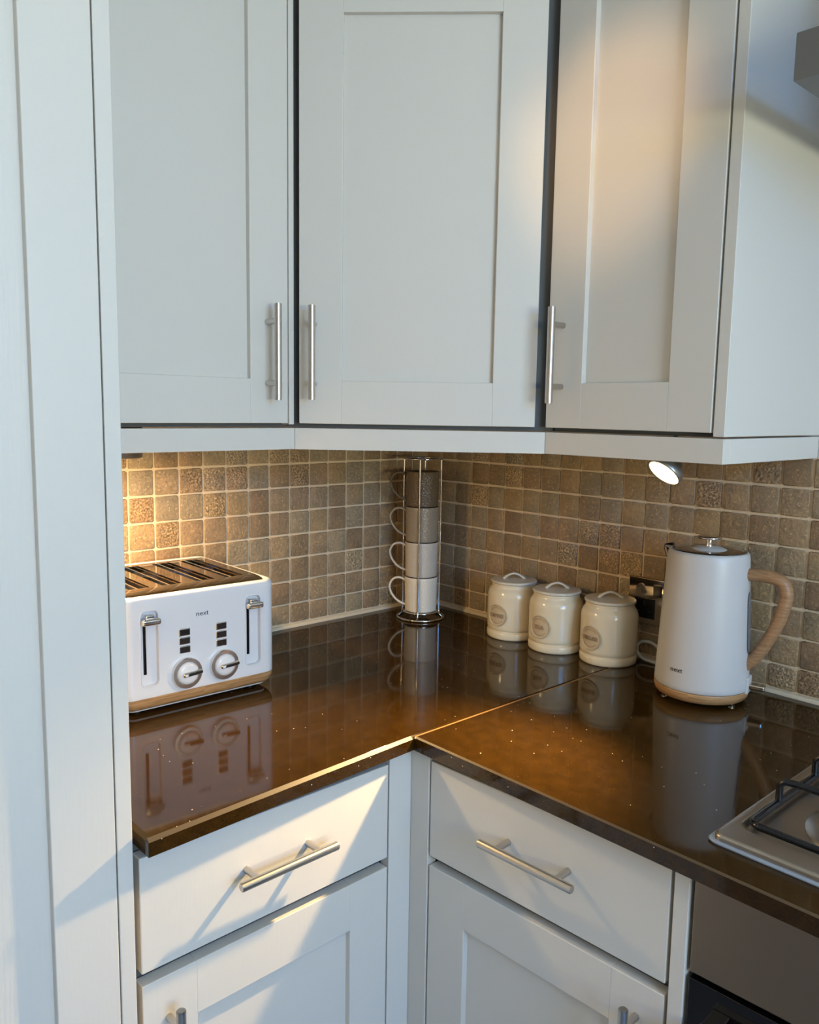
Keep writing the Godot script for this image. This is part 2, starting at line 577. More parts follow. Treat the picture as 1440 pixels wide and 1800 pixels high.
func tiled_walls():
	var full := []
	var low := []
	for k in 6: full.append(tile_mesh(900 + k))
	for k in 4: low.append(tile_mesh(950 + k, 0.85))
	var rng := RandomNumberGenerator.new()
	rng.seed = 4711
	for side in 2:
		var wall: MeshInstance3D
		var gm: ArrayMesh
		var bm := Mb.new()
		if side == 0:
			wall = struct("wall_back", boxm(Vector3(-3.0, 0, -0.12), Vector3(0.0, 2.4, -0.006), 0.0005), M.wall)
			gm = boxm(Vector3(-1.02, 0.88, -0.0058), Vector3(0.0, 1.3125, 0.0), 0.0003)
			bm.tube([Vector3(-1.012, 0.9105, 0.001), Vector3(-0.002, 0.9105, 0.001)], 0.0065, 8)
		else:
			wall = struct("wall_right", boxm(Vector3(0.006, 0, -0.12), Vector3(0.12, 2.4, 3.4), 0.0005), M.wall)
			gm = boxm(Vector3(0.0, 0.88, -0.0058), Vector3(0.0058, 1.3125, 1.16), 0.0003)
			bm.tube([Vector3(-0.001, 0.9105, 0.002), Vector3(-0.001, 0.9105, 1.16)], 0.0065, 8)
		part("grout", gm, M.grout, wall)
		part("sealant_bead", bm.done(), M.silicone, wall)
		for row in 8:
			for col in (20 if side == 0 else 23):
				var y := 1.286 - 0.05 * row
				var last := row == 7
				var mesh: ArrayMesh = low[rng.randi() % 4] if last else full[rng.randi() % 6]
				if last: y += 0.0038
				var p := rng.randf()
				var look := 0 if p < 0.56 else (1 if p < 0.86 else 2)
				var m: Material = M.tiles[(rng.randi() % 8) * 3 + look]
				var t := part("tile", mesh, m, wall)
				var a := (0.05 * col + 0.025)
				var spin := Basis(Vector3.BACK, (PI if last else PI / 2) * (rng.randi() % 4) + rng.randf_range(-0.012, 0.012))
				var out := rng.randf_range(-0.0006, 0.0007)
				if side == 0: t.transform = Transform3D(spin, Vector3(-a, y, out))
				else: t.transform = Transform3D(Basis(Vector3.UP, -PI / 2) * spin, Vector3(-out, y, a))

func worktops():
	var m := Mb.new()
	m.slab(PackedVector2Array([Vector2(-1.008, 0.003), Vector2(-0.005, 0.003), Vector2(-0.005, 0.6052), Vector2(-0.598, 0.6052), Vector2(-1.008, 0.627)]), 0.889, 0.910, 0.0044)
	var a := part("worktop", m.done(), M.quartz, self)
	tag(a, "dark brown speckled quartz worktop slab under the toaster and mug rack", "worktop", "quartz worktops")
	m = Mb.new()
	m.slab(PackedVector2Array([Vector2(-0.596, 0.6062), Vector2(-0.005, 0.6062), Vector2(-0.005, 1.75), Vector2(-0.594, 1.75)]), 0.889, 0.910, 0.0024)
	var b := part("worktop", m.done(), M.quartz, self)
	tag(b, "dark brown speckled quartz worktop slab under the kettle and hob", "worktop", "quartz worktops")
	# the front edges are ground to a narrow flat, left unpolished
	for e in [[a, Vector3(-1.0075, 0, 0.6270), Vector3(-0.599, 0, 0.6054), Vector3(-0.0523, 0, -0.9986)], [b, Vector3(-0.5960, 0, 0.6085), Vector3(-0.5940, 0, 1.7495), Vector3(1, 0, 0)]]:
		m = Mb.new()
		var inw: Vector3 = e[3]
		var w: float = 0.0042 if e[0] == a else 0.0022
		var up := Vector3.UP
		var nn := (up - inw).normalized()
		for q in 16:
			var p0: Vector3 = e[1].lerp(e[2], q / 16.0)
			var p1: Vector3 = e[1].lerp(e[2], (q + 1) / 16.0)
			m.flat(p0 + up * (0.9103 - w) - inw * 0.0003, p1 + up * (0.9103 - w) - inw * 0.0003, p1 + up * 0.9103 + inw * (w - 0.0003), p0 + up * 0.9103 + inw * (w - 0.0003), nn)
		part("ground_edge", m.done(), M.ground_edge, e[0])
	part("joint_filler", boxm(Vector3(-0.5945, 0.892, 0.6035), Vector3(-0.01, 0.9092, 0.6070), 0.0002), M.joint, a)

# ------------------------------------------------------------------ cabinets
# a shaker door standing in its own frame: x to the right, y up, z out of the cabinet; front face at z = 0
func shaker(parent: Node, at: Vector3, turn: float, w: float, h: float, panel_mat: Material, st := 0.069, rail := 0.069) -> MeshInstance3D:
	var m := Mb.new()
	var T := 0.019
	m.box(Vector3(0, 0, -T), Vector3(st, h, 0), 0.0013)
	m.box(Vector3(w - st, 0, -T), Vector3(w, h, 0), 0.0013)
	m.box(Vector3(st - 0.0004, 0, -T), Vector3(w - st + 0.0004, rail, -0.0001), 0.0011)
	m.box(Vector3(st - 0.0004, h - rail, -T), Vector3(w - st + 0.0004, h, -0.0001), 0.0011)
	var d := part("door", m.done(), M.paint, parent, at)
	d.rotation.y = turn
	part("panel", boxm(Vector3(st - 0.006, rail - 0.006, -0.018), Vector3(w - st + 0.006, h - rail + 0.006, -0.0095), 0.0005), panel_mat, d)
	return d

func t_bar(parent: Node, at: Vector3, along: Vector3, out: Vector3, length := 0.146):
	var m := Mb.new()
	var o := out * 0.031
	m.bar(at + o - along * length * 0.5, at + o + along * length * 0.5, 0.0058, 18)
	for s in [-1.0, 1.0]:
		m.bar(at + along * 0.047 * s - out * 0.0005, at + along * 0.047 * s + o, 0.0045, 12)
	var h := part("handle", m.done(), M.steel, parent)
	h.set_meta("label", "brushed steel bar handle")

func wall_cabinets():
	var Y := 1.352
	var H := 0.693
	# left
	var t := thing("wall_cabinet", "pale grey shaker wall cabinet above the toaster, beside the tall cabinet", "cabinet", Vector3(-1.006, 1.346, 0.0), 0, "wall cabinets")
	part("body", boxm(Vector3(0, 0, 0.004), Vector3(0.400, 0.72, 0.299)), M.shaded_carcass, t)
	part("filler_strip", boxm(Vector3(0.3895, 0.004, 0.299), Vector3(0.3995, 0.72, 0.3195)), M.paint, t)
	var d := shaker(t, Vector3(0.002, Y - 1.346, 0.320), 0, 0.3855, H, M.paint)
	t_bar(d, Vector3(0.3465, 0.1095, 0), Vector3.UP, Vector3.BACK)
	# corner
	t = thing("wall_cabinet", "pale grey diagonal corner wall cabinet in the middle, above the mug rack", "cabinet", Vector3(-0.605, 1.346, 0.320), 0, "wall cabinets")
	var m := Mb.new()
	m.slab(PackedVector2Array([Vector2(0.002, -0.316), Vector2(0.601, -0.316), Vector2(0.601, 0.283), Vector2(0.308, 0.283), Vector2(0.002, -0.023)]), 0.0, 0.72, 0.001)
	part("body", m.done(), M.shaded_carcass, t)
	var q := sqrt(0.5)
	d = shaker(t, Vector3(0.0045, Y - 1.346, 0.0045), -PI / 4, 0.380, H, M.paint)
	t_bar(d, Vector3(0.0255, 0.111, 0), Vector3.UP, Vector3.BACK)
	# right
	t = thing("wall_cabinet", "pale grey shaker wall cabinet on the right, above the kettle", "cabinet", Vector3(0.0, 1.346, 0.603), 0, "wall cabinets")
	part("body", boxm(Vector3(-0.299, 0, 0.004), Vector3(-0.004, 0.72, 0.2845)), M.shaded_carcass, t)
	part("end_panel", boxm(Vector3(-0.3195, 0.001, 0.2855), Vector3(-0.004, 0.72, 0.302)), M.paint, t)
	d = shaker(t, Vector3(-0.320, Y - 1.346, 0.002), -PI / 2, 0.2805, H, M.paint, 0.067)
	t_bar(d, Vector3(0.029, 0.111, 0), Vector3.UP, Vector3.BACK)
	# pelmets
	var g := "light pelmets under the wall cabinets"
	var p: Node = part("pelmet", boxm(Vector3(-1.006, 1.310, 0.302), Vector3(-0.6055, 1.3445, 0.3198), 0.001), M.paint, self)
	tag(p, "pale grey pelmet strip under the wall cabinet above the toaster", "pelmet", g)
	m = Mb.new()
	m.slab(PackedVector2Array([Vector2(-0.605, 0.320), Vector2(-0.320, 0.605), Vector2(-0.302, 0.605), Vector2(-0.605, 0.302)]), 1.310, 1.3445, 0.0008)
	p = part("pelmet", m.done(), M.paint, self)
	tag(p, "pale grey diagonal pelmet strip under the corner wall cabinet", "pelmet", g)
	p = part("pelmet", boxm(Vector3(-0.3198, 1.310, 0.6055), Vector3(-0.302, 1.3445, 0.9048), 0.001), M.paint, self)
	tag(p, "pale grey pelmet strip under the right wall cabinet's door", "pelmet", g)
	p = part("pelmet", boxm(Vector3(-0.3015, 1.310, 0.887), Vector3(-0.004, 1.3445, 0.9048), 0.001), M.paint, self)
	tag(p, "pale grey pelmet return under the right wall cabinet's side panel", "pelmet", g)

func base_cabinets():
	var t := thing("base_cabinet", "pale grey base cabinet with drawer and door, left of the corner post", "cabinet", Vector3(-1.006, 0.0, 0.5945), 0.012, "base cabinets")
	part("body", boxm(Vector3(0, 0.15, -0.56), Vector3(0.378, 0.888, -0.021)), M.shaded_carcass, t)
	part("plinth", boxm(Vector3(0, 0, -0.50), Vector3(0.378, 0.15, -0.06)), M.paint, t)
	var dr := part("drawer", boxm(Vector3(0.001, 0.7305, -0.0195), Vector3(0.3755, 0.872, 0), 0.0016), M.paint, t)
	t_bar(dr, Vector3(0.186, 0.806, 0), Vector3.RIGHT, Vector3.BACK)
	var d := shaker(t, Vector3(0.001, 0.155, 0), 0, 0.3745, 0.561, M.paint)
	t_bar(d, Vector3(0.0315, 0.461, 0), Vector3.UP, Vector3.BACK)
	# corner post between the two runs
	t = thing("corner_post", "pale grey upright corner post between the two base cabinets", "corner post", Vector3(-0.585, 0.0, 0.589))
	part("filler_strip", boxm(Vector3(-0.0425, 0.0, -0.018), Vector3(0.0, 0.888, 0.0), 0.0008), M.paint, t)
	part("filler_strip", boxm(Vector3(0.0005, 0.0, -0.018), Vector3(0.018, 0.888, 0.0365), 0.0008), M.paint, t)
	# right run, turned a little
	var turn := 0.042
	t = thing("base_cabinet", "pale grey base cabinet with drawer and door, right of the corner post", "cabinet", Vector3(-0.585, 0.0, 0.590), turn, "base cabinets")
	part("body", boxm(Vector3(0.021, 0.15, 0.037), Vector3(0.555, 0.888, 0.411)), M.shaded_carcass, t)
	part("plinth", boxm(Vector3(0.06, 0, 0.037), Vector3(0.50, 0.15, 0.411)), M.paint, t)
	dr = part("drawer", boxm(Vector3(0.0, 0.7325, 0.0385), Vector3(0.0195, 0.877, 0.410), 0.0016), M.paint, t)
	t_bar(dr, Vector3(0.0, 0.812, 0.229), Vector3.BACK, Vector3.LEFT)
	d = shaker(t, Vector3(0.0, 0.155, 0.0385), -PI / 2, 0.3715, 0.563, M.paint)
	t_bar(d, Vector3(0.3385, 0.472, 0), Vector3.UP, Vector3.BACK)
	var e := thing("end_panel", "narrow pale grey end panel between the drawer and the oven", "panel", Vector3(-0.585, 0.0, 0.590), turn)
	part("board", boxm(Vector3(-0.001, 0, 0.4145), Vector3(0.555, 0.888, 0.4325), 0.0012), M.paint, e)

func tall_cabinet():
	var t := thing("tall_cabinet", "tall pale grey larder cabinet at the left edge, beside the worktop end", "cabinet", Vector3(-1.015, 0, 0))
	part("body", boxm(Vector3(-0.62, 0.12, 0.004), Vector3(-0.019, 2.28, 0.579)), M.shaded_carcass, t)
	part("plinth", boxm(Vector3(-0.62, 0, 0.02), Vector3(-0.019, 0.12, 0.53)), M.paint, t)
	part("end_panel", boxm(Vector3(-0.0175, 0, 0.004), Vector3(0, 2.28, 0.603), 0.0012), M.paint, t)
	shaker(t, Vector3(-0.615, 0.125, 0.603), 0, 0.5962, 2.15, M.grained, 0.0675, 0.07)

# ------------------------------------------------------------------ appliances
func oven_hob_hood():
	var t := thing("oven", "built-in oven with brushed steel control panel and black door under the hob", "oven", Vector3(-0.585, 0, 0.590), 0.042)
	part("body", boxm(Vector3(0.022, 0.16, 0.438), Vector3(0.555, 0.884, 1.030)), M.gap, t)
	var c := part("control_panel", boxm(Vector3(0.001, 0.763, 0.437), Vector3(0.021, 0.871, 1.031), 0.0015), mat(Color8(158, 138, 116), 0.36, 1.0), t)  # brown cast of the reflected room is put into the steel colour
	var mk := Mb.new()
	for b in [[0.5795, 0.5805, 0.821, 0.829], [0.5795, 0.600, 0.8282, 0.829], [0.5795, 0.600, 0.821, 0.8218]]:
		mk.box(Vector3(-0.0002, b[2], b[0]), Vector3(0.002, b[3], b[1]), 0.0001)
	part("mark", mk.done(), M.dark_print, c)
	var d := part("door", boxm(Vector3(0.0, 0.18, 0.437), Vector3(0.021, 0.757, 1.031), 0.0015), M.glass_black, t)
	var m := Mb.new()
	m.box(Vector3(-0.045, 0.690, 0.452), Vector3(-0.030, 0.712, 1.016), 0.003)
	for z in [0.464, 1.004]: m.box(Vector3(-0.032, 0.692, z - 0.010), Vector3(0.001, 0.711, z + 0.010), 0.002)
	part("handle", m.done(), M.steel, d)
	# hob
	t = thing("hob", "brushed steel gas hob with black pan supports set in the worktop", "hob", Vector3(-0.296, 0.910, 1.316))
	m = Mb.new()
	loft(m, [[0.0003, 0.250, 0.290, 0.012], [0.0022, 0.251, 0.291, 0.012], [0.0030, 0.250, 0.290, 0.012]], 5, true, true)
	part("seal", m.done(), mat(Color8(150, 160, 172), 0.3), t)
	m = Mb.new()
	loft(m, [[0.003, 0.246, 0.286, 0.012], [0.0075, 0.246, 0.286, 0.012], [0.0095, 0.2445, 0.2845, 0.011], [0.0102, 0.242, 0.282, 0.010], [0.0102, 0.213, 0.275, 0.016], [0.0095, 0.2115, 0.2735, 0.016], [0.005, 0.207, 0.270, 0.014], [0.0045, 0.204, 0.268, 0.012]], 6, true)
	var pl := part("plate", m.done(), M.brushed, t)
	for z in [-0.150, 0.150]:
		for x in [-0.105, 0.105]:
			m = Mb.new()
			m.lathe([[[0.084, 0.0044], [0.0825, 0.0060], [0.060, 0.0072], [0.050, 0.0078]], [[0.050, 0.0078], [0.047, 0.0095], [0.044, 0.0125], [0.034, 0.014]], [[0.034, 0.014], [0.034, 0.020], [0.031, 0.022], [0.0, 0.0225]]], 40, Transform3D(Basis.IDENTITY, Vector3(x - 0.006, 0, z)))
			part("burner", m.done(), M.steel, t)
	for z in [-0.1345, 0.1345]:
		m = Mb.new()
		var fr := []
		for e in rrect(0.200, 0.130, 0.012, 4): fr.append(Vector3(e[0].x, 0.0125, e[0].y + z))
		m.tube(fr, 0.0042, 8, true)
		for fx in [-0.125, -0.02, 0.09]:
			for s in [-1.0, 1.0]:
				m.tube([Vector3(fx, 0.0125, z + s * 0.130), Vector3(fx, 0.034, z + s * 0.130), Vector3(fx, 0.0405, z + s * 0.124), Vector3(fx, 0.0415, z + s * 0.113), Vector3(fx, 0.0415, z + s * 0.035)], 0.0042, 8)
		part("pan_support", m.done(), M.enamel, t)
	# hood
	t = thing("cooker_hood", "grey steel canopy cooker hood at the top right edge", "cooker hood", Vector3(0, 1.738, 1.012))
	m = Mb.new()
	m.slab(PackedVector2Array([Vector2(-0.428, 0), Vector2(-0.008, 0), Vector2(-0.008, 0.60), Vector2(-0.428, 0.60)]), 0.0, 0.050, 0.001)
	part("canopy", m.done(), M.hood, t)
	part("grease_filter", boxm(Vector3(-0.40, -0.003, 0.03), Vector3(-0.03, 0.001, 0.57), 0.001), M.brushed, t)
	part("chimney", boxm(Vector3(-0.25, 0.050, 0.17), Vector3(-0.008, 0.66, 0.43), 0.002), M.hood, t)

# front face with two upright slots cut out: the face as three simple outlines, split through the slots
func slotted_face(m: Mb, x0: float, x1: float, y0: float, y1: float, z: float, cs: Array, hw: float, sy0: float, sy1: float, r: float):
	var bounds := [x0] + cs + [x1]
	for k in 3:
		var a: float = bounds[k]
		var b: float = bounds[k + 1]
		var p := PackedVector2Array()
		p.append(Vector2(a, y0)); p.append(Vector2(b, y0))
		if k < 2:      # slot on the right side of this piece: go up round its left half
			p.append(Vector2(b, sy0))
			for i in 7:
				var t := PI / 2 * i / 6
				p.append(Vector2(b - hw + r - r * sin(t), sy0 + r - r * cos(t)))
			for i in 7:
				var t := PI / 2 * i / 6
				p.append(Vector2(b - hw + r - r * cos(t), sy1 - r + r * sin(t)))
			p.append(Vector2(b, sy1))
		p.append(Vector2(b, y1)); p.append(Vector2(a, y1))
		if k > 0:
			p.append(Vector2(a, sy1))
			for i in 7:
				var t := PI / 2 * i / 6
				p.append(Vector2(a + hw - r + r * sin(t), sy1 - r + r * cos(t)))
			for i in 7:
				var t := PI / 2 * i / 6
				p.append(Vector2(a + hw - r + r * cos(t), sy0 + r - r * sin(t)))
			p.append(Vector2(a, sy0))
		var idx := Geometry2D.triangulate_polygon(p)
		for i in range(0, idx.size(), 3):
			m.tri(Vector3(p[idx[i]].x, p[idx[i]].y, z), Vector3(p[idx[i + 1]].x, p[idx[i + 1]].y, z), Vector3(p[idx[i + 2]].x, p[idx[i + 2]].y, z), Vector3.BACK, Vector3.BACK, Vector3.BACK)

func toaster():
	# local: x along the front, z out of the front, origin under the middle of the toaster
	var b := Vector3(-0.6607, 0.910, 0.2939)
	var turn := -0.0314
	var right := Vector3(0.9995, 0, 0.0314)
	var front := Vector3(-0.0314, 0, 0.9995)
	var hw := 0.132
	var hd := 0.136
	var t := thing("toaster", "white four-slot toaster with chrome top, two dials and a wooden base", "toaster", b + right * -0.0975 - front * hd, turn)
	var R := 0.020
	var m := Mb.new()
	var cs := [-0.088, 0.0875]
	loft(m, [[0.027, hw - 0.001, hd - 0.001, R], [0.028, hw, hd, R], [0.036, hw, hd, R]], 7, false, true)
	loft(m, [[0.036, hw, hd, R], [0.168, hw, hd, R]], 7, false, false, true)
	loft(m, [[0.168, hw, hd, R], [0.1775, hw, hd, R], [0.1805, hw - 0.0007, hd - 0.0007, R], [0.1830, hw - 0.0024, hd - 0.0024, R - 0.001], [0.1842, hw - 0.005, hd - 0.005, R - 0.003], [0.1842, hw - 0.008, hd - 0.008, R - 0.006], [0.1828, hw - 0.0095, hd - 0.0095, R - 0.008], [0.176, hw - 0.010, hd - 0.010, R - 0.008]], 7)
	slotted_face(m, -(hw - R), hw - R, 0.036, 0.168, hd, cs, 0.0135, 0.0455, 0.1615, 0.0075)
	var body := part("body", m.done(), M.white, t)
	# lever channels: a recess behind each slot, with a dark slit
	for k in 2:
		var cx: float = cs[k]
		var ch := Mb.new()
		var outline := []
		for e in rrect(0.0135, 0.058, 0.0075, 6): outline.append([Vector2(cx + e[0].x, 0.1035 + e[0].y), e[1]])
		for i in outline.size():
			var j := (i + 1) % outline.size()
			var p: Vector2 = outline[i][0]
			var q: Vector2 = outline[j][0]
			var n: Vector2 = -outline[i][1]
			var n2: Vector2 = -outline[j][1]
			ch.quad(Vector3(p.x, p.y, hd), Vector3(q.x, q.y, hd), Vector3(q.x, q.y, hd - 0.008), Vector3(p.x, p.y, hd - 0.008), Vector3(n.x, n.y, 0), Vector3(n2.x, n2.y, 0), Vector3(n2.x, n2.y, 0), Vector3(n.x, n.y, 0))
		var zb := hd - 0.008
		for s in [[cx - 0.0135, cx - 0.0075, 0.0455, 0.1615], [cx - 0.0025, cx + 0.0135, 0.0455, 0.1615], [cx - 0.0075, cx - 0.0025, 0.0455, 0.062], [cx - 0.0075, cx - 0.0025, 0.156, 0.1615]]:
			ch.flat(Vector3(s[0], s[2], zb), Vector3(s[1], s[2], zb), Vector3(s[1], s[3], zb), Vector3(s[0], s[3], zb), Vector3.BACK)
		part("lever_channel", ch.done(), M.white, t)
		var bz := Mb.new()
		var lp := []
		for e in rrect(0.0142, 0.0587, 0.0082, 6): lp.append(Vector3(cx + e[0].x, 0.1035 + e[0].y, hd))
		bz.tube(lp, 0.0009, 6, true)
		part("bezel", bz.done(), M.white, t)
		part("slit", boxm(Vector3(cx - 0.0078, 0.061, zb - 0.004), Vector3(cx - 0.0022, 0.157, zb - 0.003), 0.0001), M.black, t)
		var lv := Mb.new()
		lv.box(Vector3(cx - 0.0145, 0.1415, hd + 0.002), Vector3(cx + 0.0145, 0.1515, hd + 0.012), 0.0035, 3)
		lv.box(Vector3(cx - 0.0075, 0.1435, hd - 0.010), Vector3(cx + 0.006, 0.1565, hd + 0.006), 0.002, 2)
		part("lever", lv.done(), M.chrome, t)
	# buttons, dials
	for s in [-0.0325, 0.0300]:
		for y in [0.1203, 0.1067, 0.0928]:
			var f := Mb.new()
			f.box(Vector3(s - 0.0095, y - 0.0060, hd - 0.002), Vector3(s + 0.0095, y + 0.0060, hd + 0.0012), 0.0014, 2)
			var bt := part("button", f.done(), M.chrome, t)
			part("cap", boxm(Vector3(s - 0.0080, y - 0.0045, hd), Vector3(s + 0.0080, y + 0.0045, hd + 0.0020), 0.0008), M.smoke, bt)
	for kn in [[-0.0308, 0.0558], [0.0330, 0.0572]]:
		var xf := Transform3D(Basis(Vector3.RIGHT, PI / 2), Vector3(kn[0], kn[1], hd))
		var r := Mb.new()
		r.lathe([[[0.0243, -0.001], [0.0243, 0.0062], [0.0238, 0.0072]], [[0.0238, 0.0072], [0.0185, 0.0074]], [[0.0185, 0.0074], [0.0177, 0.0066], [0.0175, 0.003]]], 48, xf)
		var ring := part("dial", r.done(), M.chrome, t)
		var d := Mb.new()
		d.lathe([[[0.0176, 0.002], [0.0174, 0.0075], [0.0160, 0.0095], [0.012, 0.0110], [0.006, 0.0116], [0.0, 0.0118]]], 40, xf)
		part("dial_face", d.done(), M.white, ring)
		var g := Mb.new()
		var gx := Transform3D(Basis(Vector3.BACK, 0.06), Vector3(kn[0] + 0.0055, kn[1] + 0.0005, hd))
		g.box(Vector3(-0.0165, -0.0036, 0.009), Vector3(0.0165, 0.0036, 0.0165), 0.0034, 3, gx)
		part("grip", g.done(), M.chrome, ring)
		var g2 := Mb.new()
		g2.box(Vector3(-0.0085, -0.0020, 0.0155), Vector3(0.0145, 0.0020, 0.0170), 0.0018, 2, gx)
		part("grip_inlay", g2.done(), M.smoke, ring)
		var g3 := Mb.new()
		g3.box(Vector3(-0.0145, -0.0018, 0.0155), Vector3(-0.0095, 0.0018, 0.0171), 0.0016, 2, gx)
		part("pointer", g3.done(), M.white, ring)
	part("lettering", letters("next", 0.0062, 0.0008, 0.0, 0.0205), M.dark_print, t, Vector3(-0.002, 0.1455, hd - 0.0003))
	# wooden band, base plate, feet
	m = Mb.new()
	loft(m, [[0.0085, hw - 0.012, hd - 0.010, R - 0.006], [0.0095, hw - 0.0075, hd - 0.006, R - 0.003], [0.014, hw - 0.0035, hd - 0.0025, R - 0.001], [0.021, hw - 0.0008, hd - 0.0004, R], [0.0268, hw - 0.0002, hd + 0.0002, R], [0.0275, hw - 0.001, hd - 0.0006, R]], 7, true, true)
	var wd := part("wooden_band", m.done(), M.oak, t)
	wd.set_meta("label", "pale wood base band")
	m = Mb.new()
	loft(m, [[0.0058, hw - 0.013, hd - 0.011, R - 0.006], [0.0088, hw - 0.012, hd - 0.010, R - 0.006]], 6, true, true)
	part("base_plate", m.done(), M.plastic, t)
	for s in [[-1, -1], [1, -1], [-1, 1], [1, 1]]:
		var f := Mb.new()
		f.lathe([[[0.011, 0.0], [0.011, 0.006]], [[0.0, 0.0002], [0.011, 0.0002]]], 20, Transform3D(Basis.IDENTITY, Vector3(s[0] * 0.098, 0, s[1] * 0.102)))
		part("foot", f.done(), M.black, t)
	# chrome top with four slots
	var yt := 0.1868
	var sl := [-0.082, -0.029, 0.029, 0.082]
	var sw := 0.0165
	var sd := 0.088
	m = Mb.new()
	var pw := hw - 0.0125
	var pd := hd - 0.0125
	var rim := rrect(pw, pd, 0.012, 6)
	var c0 := rim.size()
	for k in c0:
		var p: Vector2 = rim[k][0]
		var q: Vector2 = rim[(k + 1) % c0][0]
		var np: Vector2 = rim[k][1]
		var nq: Vector2 = rim[(k + 1) % c0][1]
		var yp: float = yt - 0.0042 * pow(clampf((absf(p.y) - sd) / (pd - sd), 0, 1), 2.0)
		var yq: float = yt - 0.0042 * pow(clampf((absf(q.y) - sd) / (pd - sd), 0, 1), 2.0)
		m.quad(Vector3(p.x, 0.176, p.y), Vector3(q.x, 0.176, q.y), Vector3(q.x, yq - 0.0016, q.y), Vector3(p.x, yp - 0.0016, p.y), Vector3(np.x, 0, np.y), Vector3(nq.x, 0, nq.y), Vector3(nq.x, 0.3, nq.y).normalized(), Vector3(np.x, 0.3, np.y).normalized())
		var ps := p - np * 0.0022
		var qs := q - nq * 0.0022
		m.quad(Vector3(p.x, yp - 0.0016, p.y), Vector3(q.x, yq - 0.0016, q.y), Vector3(qs.x, yq, qs.y), Vector3(ps.x, yp, ps.y), Vector3(np.x, 0.3, np.y).normalized(), Vector3(nq.x, 0.3, nq.y).normalized(), Vector3.UP, Vector3.UP)
	# the top falls away slightly in front of and behind the slots, round the corners
	var drop := func(z: float) -> float: return yt - 0.0042 * pow(clampf((absf(z) - sd) / (pd - sd), 0, 1), 2.0)
	for s in [-1.0, 1.0]:
		for k in 10:
			var row := []
			for e in [k, k + 1]:
				var z := lerpf(sd, pd - 0.0022, e / 10.0)
				var cz := z - (pd - 0.012)
				var w := pw - 0.0022
				if cz > 0: w = pw - 0.012 + sqrt(maxf(0.0, 0.0098 * 0.0098 - cz * cz))
				var slope := 0.0084 * (z - sd) / pow(pd - sd, 2.0)
				row.append([w, z * s, drop.call(z), Vector3(0, 1, slope * s).normalized()])
			m.quad(Vector3(-row[0][0], row[0][2], row[0][1]), Vector3(row[0][0], row[0][2], row[0][1]), Vector3(row[1][0], row[1][2], row[1][1]), Vector3(-row[1][0], row[1][2], row[1][1]), row[0][3], row[0][3], row[1][3], row[1][3])
	var xs := [-(pw - 0.0022)]
	for x in sl: xs += [x - sw, x + sw]
	xs.append(pw - 0.0022)
	for k in range(0, xs.size(), 2):
		m.flat(Vector3(xs[k], yt, -sd), Vector3(xs[k + 1], yt, -sd), Vector3(xs[k + 1], yt, sd), Vector3(xs[k], yt, sd), Vector3.UP)
	for x in sl:   # turned-down lips of the slots
		m.flat(Vector3(x - sw, yt, -sd), Vector3(x - sw, yt, sd), Vector3(x - sw, yt - 0.012, sd), Vector3(x - sw, yt - 0.012, -sd), Vector3.RIGHT)
		m.flat(Vector3(x + sw, yt, -sd), Vector3(x + sw, yt, sd), Vector3(x + sw, yt - 0.012, sd), Vector3(x + sw, yt - 0.012, -sd), Vector3.LEFT)
		m.flat(Vector3(x - sw, yt, -sd), Vector3(x + sw, yt, -sd), Vector3(x + sw, yt - 0.012, -sd), Vector3(x - sw, yt - 0.012, -sd), Vector3.BACK)
		m.flat(Vector3(x - sw, yt, sd), Vector3(x + sw, yt, sd), Vector3(x + sw, yt - 0.012, sd), Vector3(x - sw, yt - 0.012, sd), Vector3.FORWARD)
	var top := part("top_plate", m.done(), M.brushed_top, t)
	for x in sl:
		var g := Mb.new()
		for s in [-1.0, 1.0]:
			g.bar(Vector3(x + s * 0.0095, yt - 0.008, -sd + 0.001), Vector3(x + s * 0.0095, yt - 0.008, sd - 0.001), 0.0012, 8)
		g.bar(Vector3(x, yt - 0.030, -sd), Vector3(x, yt - 0.030, sd), 0.0013, 8)
		part("bread_guide", g.done(), M.chrome, top)
	var inside := Mb.new()
	inside.box(Vector3(-0.115, 0.030, -0.118), Vector3(0.115, 0.095, 0.118), 0.001)
	for x in [-0.107, -0.0555, 0.0, 0.0555, 0.107]: inside.box(Vector3(x - 0.006, 0.09, -0.095), Vector3(x + 0.006, 0.165, 0.095), 0.001)
	part("heating_elements", inside.done(), M.brushed, t)

